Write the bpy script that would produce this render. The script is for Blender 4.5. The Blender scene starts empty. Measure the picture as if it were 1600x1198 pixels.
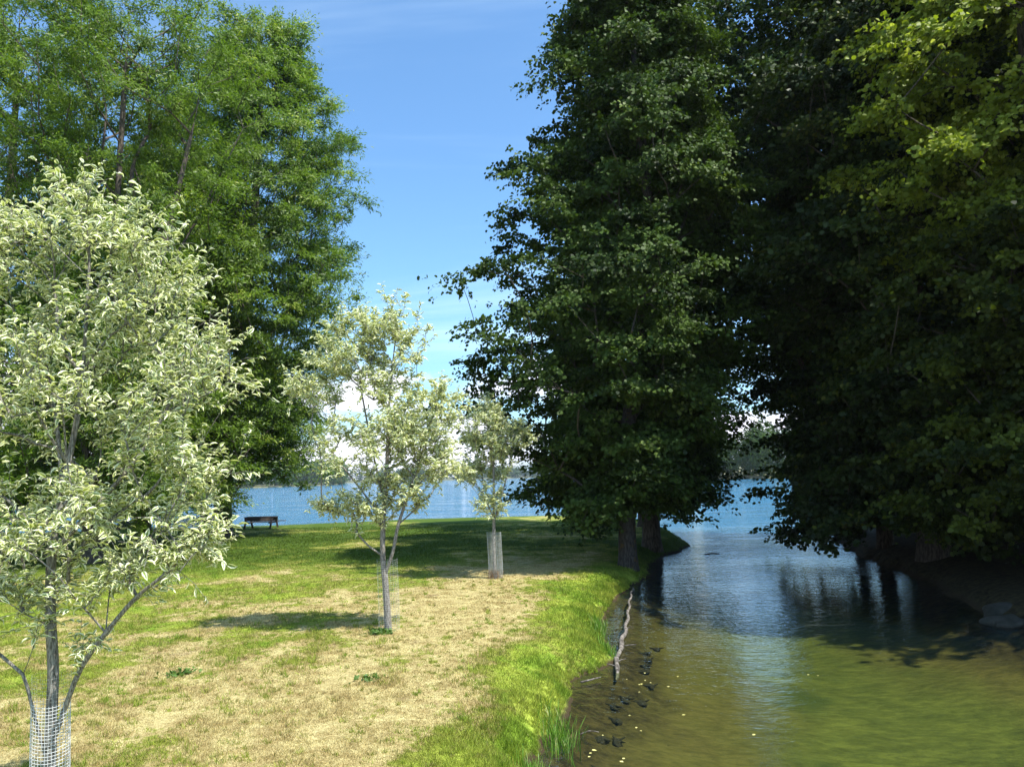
import bpy, math
import numpy as np
from mathutils import Vector, Matrix

RAD = math.radians
rng = np.random.default_rng(7)

# ------------------------------------------------------------------ camera, sky, sun, exposure
scene = bpy.context.scene
COL = scene.collection
cam_data = bpy.data.cameras.new("camera")
cam = bpy.data.objects.new("camera", cam_data)
COL.objects.link(cam)
cam_data.sensor_width = 36.0
cam_data.lens = 36.0 * 1209.0 / 1600.0
cam_data.clip_start = 0.1
cam_data.clip_end = 9000.0
cam.matrix_world = (Matrix.Translation((0, 0, 3.5)) @ Matrix.Rotation(RAD(90 + 6.84), 4, 'X')
                    @ Matrix.Rotation(RAD(-1.6), 4, 'Z'))
scene.camera = cam

SUN_DIR = Vector((0.47, -0.31, 1.0)).normalized()       # towards the sun
SUN_EL = math.asin(SUN_DIR.z)
SUN_AZ = math.atan2(SUN_DIR.x, SUN_DIR.y)

world = bpy.data.worlds.new("World")
scene.world = world
world.use_nodes = True
wt = world.node_tree
wt.nodes.clear()
def wn(t, **kw):
    n = wt.nodes.new(t)
    for k, v in kw.items():
        setattr(n, k, v)
    return n
w_out = wn('ShaderNodeOutputWorld')
w_bg = wn('ShaderNodeBackground')
w_bg.inputs['Strength'].default_value = 0.112
sky = wn('ShaderNodeTexSky', sky_type='NISHITA')
sky.sun_disc = False
sky.sun_elevation = SUN_EL
sky.sun_rotation = SUN_AZ
sky.altitude = 0.0
sky.air_density = 1.0
sky.dust_density = 1.4
sky.ozone_density = 1.6
tc = wn('ShaderNodeTexCoord')
sep = wn('ShaderNodeSeparateXYZ')
wt.links.new(tc.outputs['Generated'], sep.inputs[0])
def wmath(op, a, b=None, clamp=False):
    n = wn('ShaderNodeMath', operation=op, use_clamp=clamp)
    for i, v in enumerate((a, b)):
        if v is None: continue
        if isinstance(v, (int, float)): n.inputs[i].default_value = v
        else: wt.links.new(v, n.inputs[i])
    return n.outputs[0]
def wrange(v, a, b):
    n = wn('ShaderNodeMapRange', interpolation_type='SMOOTHSTEP')
    wt.links.new(v, n.inputs['Value'])
    n.inputs['From Min'].default_value = a
    n.inputs['From Max'].default_value = b
    return n.outputs['Result']
zc = wmath('MAXIMUM', sep.outputs['Z'], 0.0)
# low heaps of cumulus over the far shore
map1 = wn('ShaderNodeMapping'); map1.inputs['Scale'].default_value = (5.0, 5.0, 13.0)
map1.inputs['Location'].default_value = (1.3, 0.2, 0.45)
wt.links.new(tc.outputs['Generated'], map1.inputs[0])
n1 = wn('ShaderNodeTexNoise'); n1.inputs['Scale'].default_value = 1.0
n1.inputs['Detail'].default_value = 7.0; n1.inputs['Roughness'].default_value = 0.56
wt.links.new(map1.outputs[0], n1.inputs['Vector'])
lift = wmath('MULTIPLY', wrange(wmath('ADD', zc, wmath('MULTIPLY', wrange(sep.outputs['X'], 0.02, 0.16), 0.075)), 0.10, 0.24), 0.38)
cum = wrange(wmath('SUBTRACT', wmath('ADD', n1.outputs['Fac'], 0.06), lift), 0.45, 0.58)
# thin high streaks
comb = wn('ShaderNodeCombineXYZ')
zz = wmath('ADD', zc, 0.12)
wt.links.new(wmath('DIVIDE', sep.outputs['X'], zz), comb.inputs[0])
wt.links.new(wmath('DIVIDE', sep.outputs['Y'], zz), comb.inputs[1])
map2 = wn('ShaderNodeMapping'); map2.inputs['Rotation'].default_value = (0, 0, RAD(28))
map2.inputs['Scale'].default_value = (0.22, 1.0, 1.0)
wt.links.new(comb.outputs[0], map2.inputs[0])
n2 = wn('ShaderNodeTexNoise'); n2.inputs['Scale'].default_value = 1.1
n2.inputs['Detail'].default_value = 6.0; n2.inputs['Roughness'].default_value = 0.6
n2.inputs['Distortion'].default_value = 0.6
wt.links.new(map2.outputs[0], n2.inputs['Vector'])
cir = wmath('MULTIPLY', wrange(n2.outputs['Fac'], 0.47, 0.75), 0.42)
mixa = wn('ShaderNodeMix', data_type='RGBA')
wt.links.new(cir, mixa.inputs[0])
tint = wn('ShaderNodeMix', data_type='RGBA', blend_type='MULTIPLY')
tint.inputs[0].default_value = 1.0
tint.inputs[7].default_value = (0.90, 1.26, 1.46, 1)
wt.links.new(sky.outputs[0], tint.inputs[6])
wt.links.new(tint.outputs[2], mixa.inputs[6])
mixa.inputs[7].default_value = (6.0, 7.6, 8.6, 1)
mixb = wn('ShaderNodeMix', data_type='RGBA')
wt.links.new(cum, mixb.inputs[0])
wt.links.new(mixa.outputs[2], mixb.inputs[6])
mixb.inputs[7].default_value = (7.4, 7.5, 8.2, 1)
wt.links.new(mixb.outputs[2], w_bg.inputs['Color'])
wt.links.new(w_bg.outputs[0], w_out.inputs['Surface'])

sun_data = bpy.data.lights.new("sun", 'SUN')
sun_data.energy = 5.0
sun_data.angle = RAD(0.53)
sun_data.color = (1.0, 0.955, 0.88)
sun = bpy.data.objects.new("sun", sun_data)
COL.objects.link(sun)
sun.rotation_euler = SUN_DIR.to_track_quat('Z', 'Y').to_euler()
sun.location = (20, -10, 60)

scene.view_settings.view_transform = 'Standard'
scene.view_settings.look = 'None'
scene.view_settings.exposure = 0.8
scene.view_settings.gamma = 1.0
scene.view_settings.use_curve_mapping = False
scene.render.engine = 'CYCLES'
cy = scene.cycles
cy.max_bounces = 6
cy.diffuse_bounces = 2
cy.glossy_bounces = 3
cy.transmission_bounces = 3
cy.transparent_max_bounces = 8
cy.volume_bounces = 0
cy.caustics_reflective = False
cy.caustics_refractive = False
cy.use_denoising = True

# ------------------------------------------------------------------ helpers
def tag(o, label=None, cat=None, group=None, kind=None):
    if label: o['label'] = label
    if cat: o['category'] = cat
    if group: o['group'] = group
    if kind: o['kind'] = kind
    return o

def empty(name, loc=(0, 0, 0), rz=0.0):
    o = bpy.data.objects.new(name, None)
    o.location = loc
    o.rotation_euler = (0, 0, rz)
    o.empty_display_size = 0.2
    COL.objects.link(o)
    return o

def mesh_np(name, verts, corners, starts, totals, mat, parent=None, smooth=False, attrs=None, uv=None):
    me = bpy.data.meshes.new(name)
    verts = np.ascontiguousarray(verts, dtype=np.float32)
    if parent is not None:
        loc = np.array(parent.location, dtype=np.float32)
        verts = verts - loc
    me.vertices.add(len(verts)); me.vertices.foreach_set('co', verts.ravel())
    me.loops.add(len(corners)); me.loops.foreach_set('vertex_index', np.asarray(corners, dtype=np.int32))
    me.polygons.add(len(starts))
    me.polygons.foreach_set('loop_start', np.asarray(starts, dtype=np.int32))
    me.polygons.foreach_set('loop_total', np.asarray(totals, dtype=np.int32))
    if smooth:
        me.polygons.foreach_set('use_smooth', np.ones(len(starts), dtype=bool))
    for k, v in (attrs or {}).items():
        a = me.attributes.new(k, 'FLOAT', 'POINT')
        a.data.foreach_set('value', np.asarray(v, dtype=np.float32))
    if uv is not None:
        l = me.uv_layers.new(name='UVMap')
        l.data.foreach_set('uv', np.asarray(uv, dtype=np.float32)[np.asarray(corners)].ravel())
    me.update(calc_edges=True)
    me.materials.append(mat)
    o = bpy.data.objects.new(name, me)
    COL.objects.link(o)
    if parent is not None: o.parent = parent
    return o

class MB:
    """collects shapes into one mesh"""
    def __init__(s): s.v = []; s.f = []; s.n = 0
    def add(s, v, f):
        v = np.asarray(v, dtype=float)
        s.v.append(v); s.f += [[i + s.n for i in q] for q in f]; s.n += len(v)
    def box(s, c, size, rz=0.0, rx=0.0, ry=0.0, b=0.006):
        x, y, z = [k / 2 for k in size]
        b = min(b, x * .4, y * .4, z * .4)
        V = []; ix = {}
        for sx in (-1, 1):
            for sy in (-1, 1):
                for sz in (-1, 1):
                    for ax in range(3):
                        p = [sx * (x - b), sy * (y - b), sz * (z - b)]
                        p[ax] = (sx * x, sy * y, sz * z)[ax]
                        ix[(sx, sy, sz, ax)] = len(V); V.append(p)
        F = []
        for ax in range(3):
            o1, o2 = [k for k in range(3) if k != ax]
            for sg in (-1, 1):
                q = []
                for a, c2 in ((-1, -1), (1, -1), (1, 1), (-1, 1)):
                    k = [0, 0, 0]; k[ax] = sg; k[o1] = a; k[o2] = c2
                    q.append(ix[(*k, ax)])
                F.append(q if (sg > 0) != (ax == 1) else q[::-1])
        for ax in range(3):
            o1, o2 = [k for k in range(3) if k != ax]
            for a in (-1, 1):
                for c2 in (-1, 1):
                    k0 = [0, 0, 0]; k0[ax] = -1; k0[o1] = a; k0[o2] = c2
                    k1 = list(k0); k1[ax] = 1
                    F.append([ix[(*k0, o1)], ix[(*k1, o1)], ix[(*k1, o2)], ix[(*k0, o2)]])
        for sx in (-1, 1):
            for sy in (-1, 1):
                for sz in (-1, 1):
                    F.append([ix[(sx, sy, sz, a)] for a in range(3)])
        M = (Matrix.Rotation(rz, 3, 'Z') @ Matrix.Rotation(ry, 3, 'Y') @ Matrix.Rotation(rx, 3, 'X'))
        V = np.array(V) @ np.array(M).T + np.array(c)
        s.add(V, F)
    def tube(s, P, R, n=6, cap=True):
        P = np.asarray(P, dtype=float); R = np.asarray(R, dtype=float)
        m = len(P)
        T = np.gradient(P, axis=0)
        T /= np.linalg.norm(T, axis=1)[:, None] + 1e-9
        ref = np.array([0.31, 0.95, 0.05]) if abs(T[0, 2]) > .5 else np.array([0.05, 0.1, 1.0])
        A = np.cross(T, ref); A /= np.linalg.norm(A, axis=1)[:, None] + 1e-9
        B = np.cross(T, A)
        an = np.arange(n) * 2 * math.pi / n
        V = (P[:, None, :] + R[:, None, None] * (A[:, None, :] * np.cos(an)[None, :, None] + B[:, None, :] * np.sin(an)[None, :, None])).reshape(-1, 3)
        F = []
        for i in range(m - 1):
            a = i * n; b = a + n
            for k in range(n):
                k2 = (k + 1) % n
                F.append([a + k, b + k, b + k2, a + k2])
        if cap:
            F.append([k for k in range(n)]); F.append([(m - 1) * n + k for k in range(n)][::-1])
        s.add(V, F)
    def build(s, name, mat, parent=None, smooth=False, world=False):
        V = np.concatenate(s.v)
        tot = [len(q) for q in s.f]
        st = np.concatenate([[0], np.cumsum(tot)[:-1]])
        cor = [i for q in s.f for i in q]
        if parent is not None and not world:
            V = V + np.array(parent.location)      # shapes given in the thing's own frame
        return mesh_np(name, V, cor, st, tot, mat, parent, smooth)

def recentre(o):
    """put a single-mesh thing's origin at its base"""
    me = o.data
    co = np.empty(len(me.vertices) * 3, dtype=np.float32); me.vertices.foreach_get('co', co)
    co = co.reshape(-1, 3)
    c = co.mean(0); c[2] = co[:, 2].min()
    me.vertices.foreach_set('co', (co - c).ravel()); me.update()
    o.location = [float(k) for k in c]
    return o

def sstep(x, a, b):
    t = np.clip((x - a) / (b - a), 0, 1)
    return t * t * (3 - 2 * t)

_ph = np.random.default_rng(3).uniform(0, 6.28, (6, 8))
def wavy(x, y, s, k=0):
    """smooth pseudo noise about -1..1"""
    r = 0
    for i in range(6):
        a = _ph[i, k % 8] * 3 + i * 1.3
        f = s * (0.7 + 0.32 * i)
        r = r + np.sin(x * f * math.cos(a) + y * f * math.sin(a) + _ph[i, (k + 3) % 8]
                       + 0.8 * np.sin(x * f * .6 * math.sin(a) - y * f * .7 * math.cos(a)))
    return r / 3.2

# ------------------------------------------------------------------ materials
def mat_new(name):
    m = bpy.data.materials.new(name); m.use_nodes = True
    nt = m.node_tree; nt.nodes.clear()
    out = nt.nodes.new('ShaderNodeOutputMaterial')
    return m, nt, out
class NT:
    def __init__(s, nt): s.nt = nt
    def n(s, t, **kw):
        o = s.nt.nodes.new(t)
        for k, v in kw.items(): setattr(o, k, v)
        return o
    def l(s, a, b): s.nt.links.new(a, b)
    def sock(s, v, i):
        if isinstance(v, (int, float)): i.default_value = v
        elif isinstance(v, tuple): i.default_value = v if len(v) == 4 else (*v, 1)
        else: s.l(v, i)
    def math(s, op, a, b=0.0, clamp=False):
        o = s.n('ShaderNodeMath', operation=op, use_clamp=clamp)
        s.sock(a, o.inputs[0]); s.sock(b, o.inputs[1]); return o.outputs[0]
    def mix(s, f, a, b, bt='MIX'):
        o = s.n('ShaderNodeMix', data_type='RGBA', blend_type=bt)
        s.sock(f, o.inputs[0]); s.sock(a, o.inputs[6]); s.sock(b, o.inputs[7]); return o.outputs[2]
    def rng(s, v, a, b, c=0.0, d=1.0):
        o = s.n('ShaderNodeMapRange', interpolation_type='SMOOTHSTEP')
        s.l(v, o.inputs['Value'])
        for k, x in zip(('From Min', 'From Max', 'To Min', 'To Max'), (a, b, c, d)): o.inputs[k].default_value = x
        return o.outputs['Result']
    def noise(s, vec, scale, detail=3.0, rough=0.55, dist=0.0):
        o = s.n('ShaderNodeTexNoise'); s.l(vec, o.inputs['Vector'])
        o.inputs['Scale'].default_value = scale; o.inputs['Detail'].default_value = detail
        o.inputs['Roughness'].default_value = rough; o.inputs['Distortion'].default_value = dist
        return o.outputs['Fac']
    def pos(s, sc=None):
        g = s.n('ShaderNodeNewGeometry').outputs['Position']
        if sc is None: return g
        m = s.n('ShaderNodeMapping'); m.inputs['Scale'].default_value = sc; s.l(g, m.inputs[0]); return m.outputs[0]
    def attr(s, name):
        return s.n('ShaderNodeAttribute', attribute_name=name).outputs['Fac']
    def bump(s, h, strength, dist):
        b = s.n('ShaderNodeBump'); b.inputs['Strength'].default_value = strength; b.inputs['Distance'].default_value = dist
        s.l(h, b.inputs['Height']); return b.outputs[0]

def leaf_mat(name, c1, c2, c3, trans=0.35, rough=0.45, spec=0.5, tcol=(1.15, 1.25, 0.5)):
    m, nt, out = mat_new(name); N = NT(nt)
    t = N.attr('tint')
    col = N.mix(N.rng(t, 0.0, 0.6), c1, c2)
    col = N.mix(N.rng(t, 0.8, 1.0), col, c3)
    p = N.n('ShaderNodeBsdfPrincipled')
    N.l(col, p.inputs['Base Color']); p.inputs['Roughness'].default_value = rough
    p.inputs['Specular IOR Level'].default_value = spec
    tr = N.n('ShaderNodeBsdfTranslucent')
    N.l(N.mix(1.0, col, tcol, 'MULTIPLY'), tr.inputs['Color'])
    mx = N.n('ShaderNodeMixShader'); mx.inputs[0].default_value = trans
    N.l(p.outputs[0], mx.inputs[1]); N.l(tr.outputs[0], mx.inputs[2]); N.l(mx.outputs[0], out.inputs[0])
    return m

def variegated_mat():
    m, nt, out = mat_new('variegated_leaf'); N = NT(nt)
    uv = N.n('ShaderNodeUVMap'); sp = N.n('ShaderNodeSeparateXYZ'); N.l(uv.outputs[0], sp.inputs[0])
    rim = sp.outputs[0]                               # 0 on the midrib .. 1 on the leaf edge
    nz = N.noise(N.pos(), 70.0, 2.0)
    f = N.rng(N.math('ADD', rim, N.math('MULTIPLY', N.math('SUBTRACT', nz, .5), .55)), 0.37, 0.55)
    t = N.attr('tint')
    green = N.mix(t, (0.15, 0.22, 0.030), (0.36, 0.42, 0.085))
    cream = N.mix(t, (0.86, 0.86, 0.66), (0.78, 0.80, 0.46))
    col = N.mix(f, green, cream)
    p = N.n('ShaderNodeBsdfPrincipled'); N.l(col, p.inputs['Base Color'])
    p.inputs['Roughness'].default_value = 0.42
    tr = N.n('ShaderNodeBsdfTranslucent'); N.l(N.mix(1.0, col, (1.0, 1.05, 0.6), 'MULTIPLY'), tr.inputs['Color'])
    mx = N.n('ShaderNodeMixShader'); mx.inputs[0].default_value = 0.34
    N.l(p.outputs[0], mx.inputs[1]); N.l(tr.outputs[0], mx.inputs[2]); N.l(mx.outputs[0], out.inputs[0])
    return m

def bark_mat(name, c1, c2, c3=None, scale=1.0):
    m, nt, out = mat_new(name); N = NT(nt)
    a = N.noise(N.pos((9 * scale, 9 * scale, 1.8 * scale)), 2.0, 6.0, 0.65, 0.4)
    b = N.noise(N.pos(), 3.0 * scale, 3.0)
    col = N.mix(N.rng(a, 0.38, 0.62), c1, c2)
    if c3: col = N.mix(N.rng(b, 0.58, 0.66), col, c3)
    p = N.n('ShaderNodeBsdfPrincipled'); N.l(col, p.inputs['Base Color']); p.inputs['Roughness'].default_value = 0.9
    p.inputs['Specular IOR Level'].default_value = 0.2
    N.l(N.bump(a, 0.8, 0.03 / scale), p.inputs['Normal'])
    N.l(p.outputs[0], out.inputs[0]); return m

def simple_mat(name, c1, c2, scale=8.0, rough=0.6, sc=(1, 1, 1), bump=0.3, metal=0.0, spec=0.4):
    m, nt, out = mat_new(name); N = NT(nt)
    g = N.n('ShaderNodeTexCoord').outputs['Object']
    mp = N.n('ShaderNodeMapping'); mp.inputs['Scale'].default_value = sc; N.l(g, mp.inputs[0])
    a = N.noise(mp.outputs[0], scale, 5.0, 0.6)
    p = N.n('ShaderNodeBsdfPrincipled'); N.l(N.mix(N.rng(a, .35, .65), c1, c2), p.inputs['Base Color'])
    p.inputs['Roughness'].default_value = rough; p.inputs['Metallic'].default_value = metal
    p.inputs['Specular IOR Level'].default_value = spec
    if bump: N.l(N.bump(a, bump, 0.01), p.inputs['Normal'])
    N.l(p.outputs[0], out.inputs[0]); return m

def grass_colour(N):
    """dry straw to fresh green, shared by the turf and its blades"""
    g = N.attr('green')
    big = N.noise(N.pos(), 0.75, 4.0, 0.6, 0.3)
    fine = N.noise(N.pos(), 5.0, 4.0, 0.7)
    v = N.math('ADD', g, N.math('MULTIPLY', N.math('SUBTRACT', big, 0.5), 2.6))
    v = N.math('ADD', v, N.math('MULTIPLY', N.math('SUBTRACT', fine, 0.5), 1.5))
    dry = N.mix(N.rng(N.noise(N.pos(), 2.2, 4.0, .7), .35, .65), (0.39, 0.315, 0.140), (0.53, 0.465, 0.225))
    bare = N.rng(N.noise(N.pos(), 0.9, 5.0, .65, .5), .60, .72)
    dry = N.mix(N.math('MULTIPLY', bare, 0.65), dry, (0.30, 0.215, 0.125))
    mid = (0.24, 0.265, 0.050)
    lush = N.mix(N.rng(N.noise(N.pos(), 1.4, 3.0), .4, .6), (0.19, 0.29, 0.030), (0.33, 0.40, 0.060))
    yy = N.n('ShaderNodeSeparateXYZ'); N.l(N.pos(), yy.inputs[0])
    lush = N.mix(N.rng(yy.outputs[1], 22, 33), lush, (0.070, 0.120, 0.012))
    c = N.mix(N.rng(v, 0.30, 0.55), dry, mid)
    return N.mix(N.rng(v, 0.6, 1.0), c, lush)

def ground_mat():
    m, nt, out = mat_new('turf_and_bed'); N = NT(nt)
    turf = grass_colour(N)
    f0 = N.noise(N.pos(), 24.0, 5.0, 0.75)
    turf = N.mix(1.0, turf, N.mix(N.rng(f0, .3, .7), (0.50, 0.48, 0.42), (1.15, 1.15, 1.15)), 'MULTIPLY')
    sh = N.attr('shore')                             # metres from the waterline, plus on land
    xx = N.n('ShaderNodeSeparateXYZ'); N.l(N.pos(), xx.inputs[0])
    litter = N.mix(N.rng(N.noise(N.pos(), 7.0, 5.0, .7), .35, .65), (0.022, 0.017, 0.010), (0.060, 0.050, 0.022))
    turf = N.mix(N.math('MULTIPLY', N.rng(xx.outputs[0], 9.0, 10.5), N.rng(xx.outputs[0], 27.0, 20.0)), turf, litter)
    big = N.noise(N.pos((1, .6, 1)), 0.55, 4.0, 0.55, 0.5)
    dep = N.math('ADD', sh, N.math('MULTIPLY', N.math('SUBTRACT', big, .5), 3.0))
    mud = N.mix(N.rng(N.noise(N.pos(), 5.0, 5.0, .7), .35, .62), (0.024, 0.017, 0.008), (0.080, 0.058, 0.022))
    olive = N.mix(N.rng(N.noise(N.pos((1, 1.6, 1)), 1.3, 5.0, .6, .6), .3, .7), (0.078, 0.088, 0.019), (0.122, 0.130, 0.028))
    brown = (0.115, 0.094, 0.028)
    c = N.mix(N.rng(dep, -0.6, -1.9), mud, brown)
    c = N.mix(N.rng(dep, -1.6, -4.0), c, olive)
    weed = N.rng(N.noise(N.pos((1, .8, 1)), 0.34, 3.0, .5, .3), .55, .64)
    silt = N.noise(N.pos((1.0, 2.4, 1)), 3.2, 6.0, .75, .4)
    c = N.mix(1.0, c, N.mix(N.rng(silt, .32, .68), (0.66, 0.66, 0.62), (1.22, 1.2, 1.15)), 'MULTIPLY')
    c = N.mix(N.math('MULTIPLY', weed, N.rng(dep, -2.5, -4.5)), c, (0.045, 0.062, 0.014))
    gz = N.n('ShaderNodeSeparateXYZ'); N.l(N.pos(), gz.inputs[0])
    c = N.mix(N.rng(gz.outputs[2], -1.3, -2.3), c, (0.012, 0.05, 0.055))
    wet = N.rng(gz.outputs[2], 0.14, 0.02)
    turf2 = N.mix(wet, turf, (0.045, 0.033, 0.018))
    under = N.rng(gz.outputs[2], 0.02, -0.03)
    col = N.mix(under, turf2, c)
    p = N.n('ShaderNodeBsdfPrincipled'); N.l(col, p.inputs['Base Color'])
    p.inputs['Roughness'].default_value = 0.95; p.inputs['Specular IOR Level'].default_value = 0.1
    h = N.noise(N.pos(), 14.0, 5.0, 0.7)
    N.l(N.bump(h, 0.7, 0.05), p.inputs['Normal'])
    N.l(p.outputs[0], out.inputs[0]); return m

def blade_mat():
    m, nt, out = mat_new('grass_blade'); N = NT(nt)
    c = grass_colour(N)
    t = N.attr('tint')
    c = N.mix(1.0, c, N.mix(t, (0.55, 0.55, 0.45), (1.5, 1.42, 1.35)), 'MULTIPLY')
    p = N.n('ShaderNodeBsdfPrincipled'); N.l(c, p.inputs['Base Color'])
    p.inputs['Roughness'].default_value = 0.55; p.inputs['Specular IOR Level'].default_value = 0.25
    tr = N.n('ShaderNodeBsdfTranslucent'); N.l(c, tr.inputs['Color'])
    mx = N.n('ShaderNodeMixShader'); mx.inputs[0].default_value = 0.4
    N.l(p.outputs[0], mx.inputs[1]); N.l(tr.outputs[0], mx.inputs[2]); N.l(mx.outputs[0], out.inputs[0]); return m

def water_mat():
    m, nt, out = mat_new('lake_water'); N = NT(nt)
    # ripples: fine in the sheltered inlet, larger out on the lake
    sp = N.n('ShaderNodeSeparateXYZ'); N.l(N.pos(), sp.inputs[0])
    open_ = N.rng(sp.outputs[1], 14.0, 75.0)
    a = N.noise(N.pos((0.75, 1.35, 1)), 2.6, 3.0, 0.6, 0.4)
    b = N.noise(N.pos((0.55, 1.2, 1)), 0.9, 4.0, 0.6, 0.3)
    c = N.noise(N.pos((1.0, 1.8, 1)), 8.0, 2.0, 0.5, 0.2)
    patch = N.rng(N.noise(N.pos((0.5, 1.0, 1)), 0.16, 2.0), .35, .7, 0.45, 1.2)
    h1 = N.math('MULTIPLY', a, N.math('ADD', 0.026, N.math('MULTIPLY', open_, 0.05)))
    h2 = N.math('MULTIPLY', b, N.math('ADD', 0.010, N.math('MULTIPLY', open_, 0.24)))
    h3 = N.math('MULTIPLY', c, 0.0085)
    # the near water lies stiller
    calm = N.rng(sp.outputs[1], 8.5, 15.0, 0.16, 1.25)
    hh = N.math('MULTIPLY', N.math('ADD', N.math('ADD', h1, h2), h3), N.math('MULTIPLY', patch, calm))
    nb = N.bump(hh, 1.0, 1.0)
    fr = N.n('ShaderNodeFresnel'); fr.inputs['IOR'].default_value = 1.45; N.l(nb, fr.inputs['Normal'])
    gl = N.n('ShaderNodeBsdfGlossy'); gl.inputs['Roughness'].default_value = 0.03
    gl.inputs['Color'].default_value = (0.95, 0.97, 1.0, 1); N.l(nb, gl.inputs['Normal'])
    tr = N.n('ShaderNodeBsdfTransparent'); tr.inputs['Color'].default_value = (0.84, 0.92, 0.74, 1)
    # suspended matter gives deep lake water a body colour of its own
    df = N.n('ShaderNodeBsdfDiffuse'); df.inputs['Color'].default_value = (0.035, 0.15, 0.25, 1)
    deep = N.rng(sp.outputs[1], 19.0, 52.0, 0.02, 0.85)
    body = N.n('ShaderNodeMixShader'); N.l(deep, body.inputs[0]); N.l(tr.outputs[0], body.inputs[1]); N.l(df.outputs[0], body.inputs[2])
    mx = N.n('ShaderNodeMixShader'); N.l(fr.outputs[0], mx.inputs[0]); N.l(body.outputs[0], mx.inputs[1]); N.l(gl.outputs[0], mx.inputs[2])
    N.l(mx.outputs[0], out.inputs[0]); return m

M_VARI = variegated_mat()
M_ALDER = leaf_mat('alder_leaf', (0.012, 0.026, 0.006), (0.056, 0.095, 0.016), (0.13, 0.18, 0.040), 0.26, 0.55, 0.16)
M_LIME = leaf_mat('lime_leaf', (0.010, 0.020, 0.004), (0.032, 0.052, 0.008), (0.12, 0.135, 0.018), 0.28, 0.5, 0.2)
M_LIMEB = leaf_mat('lime_leaf_bract_sunlit', (0.016, 0.028, 0.004), (0.22, 0.27, 0.028), (0.56, 0.59, 0.15), 0.42, 0.5, 0.2)  # bract yellow pushed brighter to stand in for sunlight on the upper sprays
M_WILLOW = leaf_mat('willow_leaf', (0.046, 0.092, 0.012), (0.14, 0.225, 0.022), (0.40, 0.46, 0.10), 0.42, 0.45, 0.3)
M_FAR = leaf_mat('far_foliage', (0.022, 0.048, 0.010), (0.055, 0.095, 0.016), (0.10, 0.14, 0.03), 0.2, 0.8, 0.05)
M_CLOTHL = leaf_mat('weed_leaf', (0.05, 0.11, 0.015), (0.09, 0.17, 0.025), (0.14, 0.22, 0.05), 0.3)
M_REED = leaf_mat('reed_blade', (0.09, 0.20, 0.02), (0.16, 0.30, 0.03), (0.42, 0.40, 0.16), 0.4)
M_DRY = leaf_mat('dry_blade', (0.14, 0.075, 0.035), (0.26, 0.16, 0.08), (0.36, 0.26, 0.13), 0.3)
M_BARKG = bark_mat('grey_bark', (0.030, 0.025, 0.021), (0.085, 0.075, 0.065), (0.10, 0.065, 0.025), 1.4)
M_BARKY = bark_mat('young_bark', (0.10, 0.088, 0.072), (0.32, 0.30, 0.27), None, 4.0)
M_BARKD = bark_mat('dark_bark', (0.035, 0.028, 0.020), (0.10, 0.082, 0.062), None, 1.0)
M_BARKW = bark_mat('willow_bark', (0.05, 0.042, 0.032), (0.15, 0.125, 0.10), None, 1.0)
M_WIRE = simple_mat('guard_wire', (0.62, 0.63, 0.63), (0.74, 0.75, 0.75), 30, 0.45, bump=0)
M_NET = simple_mat('guard_netting', (0.42, 0.44, 0.42), (0.52, 0.54, 0.52), 30, 0.5, bump=0)
M_WOOD = simple_mat('stained_wood', (0.022, 0.015, 0.011), (0.055, 0.036, 0.026), 6, 0.6, (1, 8, 8))
M_WOODB = simple_mat('brown_wood', (0.10, 0.062, 0.04), (0.17, 0.115, 0.08), 6, 0.7, (1, 8, 8))
M_CLOTH = simple_mat('white_cloth', (0.74, 0.75, 0.78), (0.82, 0.82, 0.84), 3, 0.85, bump=0)
M_LOG = simple_mat('weathered_log', (0.04, 0.032, 0.025), (0.22, 0.195, 0.165), 11, 0.85, (1, 1, 1), 0.8)
M_STUMP = simple_mat('sunken_wood', (0.016, 0.012, 0.007), (0.035, 0.026, 0.013), 9, 0.9)
M_ROCK = simple_mat('boulder_stone', (0.014, 0.016, 0.010), (0.035, 0.034, 0.026), 4, 0.85, bump=.8)
M_DUCK = simple_mat('duck_feather', (0.09, 0.05, 0.035), (0.16, 0.10, 0.07), 20, 0.7)
M_DUCKW = simple_mat('duck_flank', (0.6, 0.58, 0.55), (0.7, 0.68, 0.65), 20, 0.7)
M_BILL = simple_mat('duck_bill', (0.5, 0.35, 0.05), (0.55, 0.4, 0.08), 20, 0.5)
M_FLOAT = simple_mat('fallen_leaf', (0.55, 0.52, 0.13), (0.72, 0.66, 0.28), 40, 0.5, bump=0)

# ------------------------------------------------------------------ shorelines
LAWN = np.array([(-1.2, -14), (-1.0, -4), (-0.5, 3), (-0.15, 7.5), (0.10, 9.6), (0.29, 10.71), (0.62, 12.0), (0.96, 13.7),
    (1.42, 14.25), (1.62, 14.9), (1.66, 16.0), (1.72, 17.2), (1.86, 18.6), (2.15, 20.0), (2.75, 22.6), (3.55, 24.6), (4.35, 26.6), (5.0, 29.65),
    (6.1, 33.0), (7.5, 35.6), (8.15, 37.2), (8.3, 39.5), (8.9, 45.7), (8.8, 51.5), (7.2, 58.5), (3.0, 60.8), (-0.3, 60.9), (-7.9, 61.5),
    (-12.5, 59.5), (-17, 58.0), (-28.4, 57.5), (-60, 57), (-110, 70), (-110, -14)])
RIGHT = np.array([(60, -10), (26, 3), (17.5, 8), (13.0, 12.0), (10.7, 15.6), (10.75, 18.2), (11.6, 21), (12.4, 23.8), (12.9, 26.8), (13.6, 31.5),
    (15.0, 36.8), (18.2, 45.8), (30, 60), (60, 85), (110, 105), (180, 118), (180, -10)])
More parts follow.
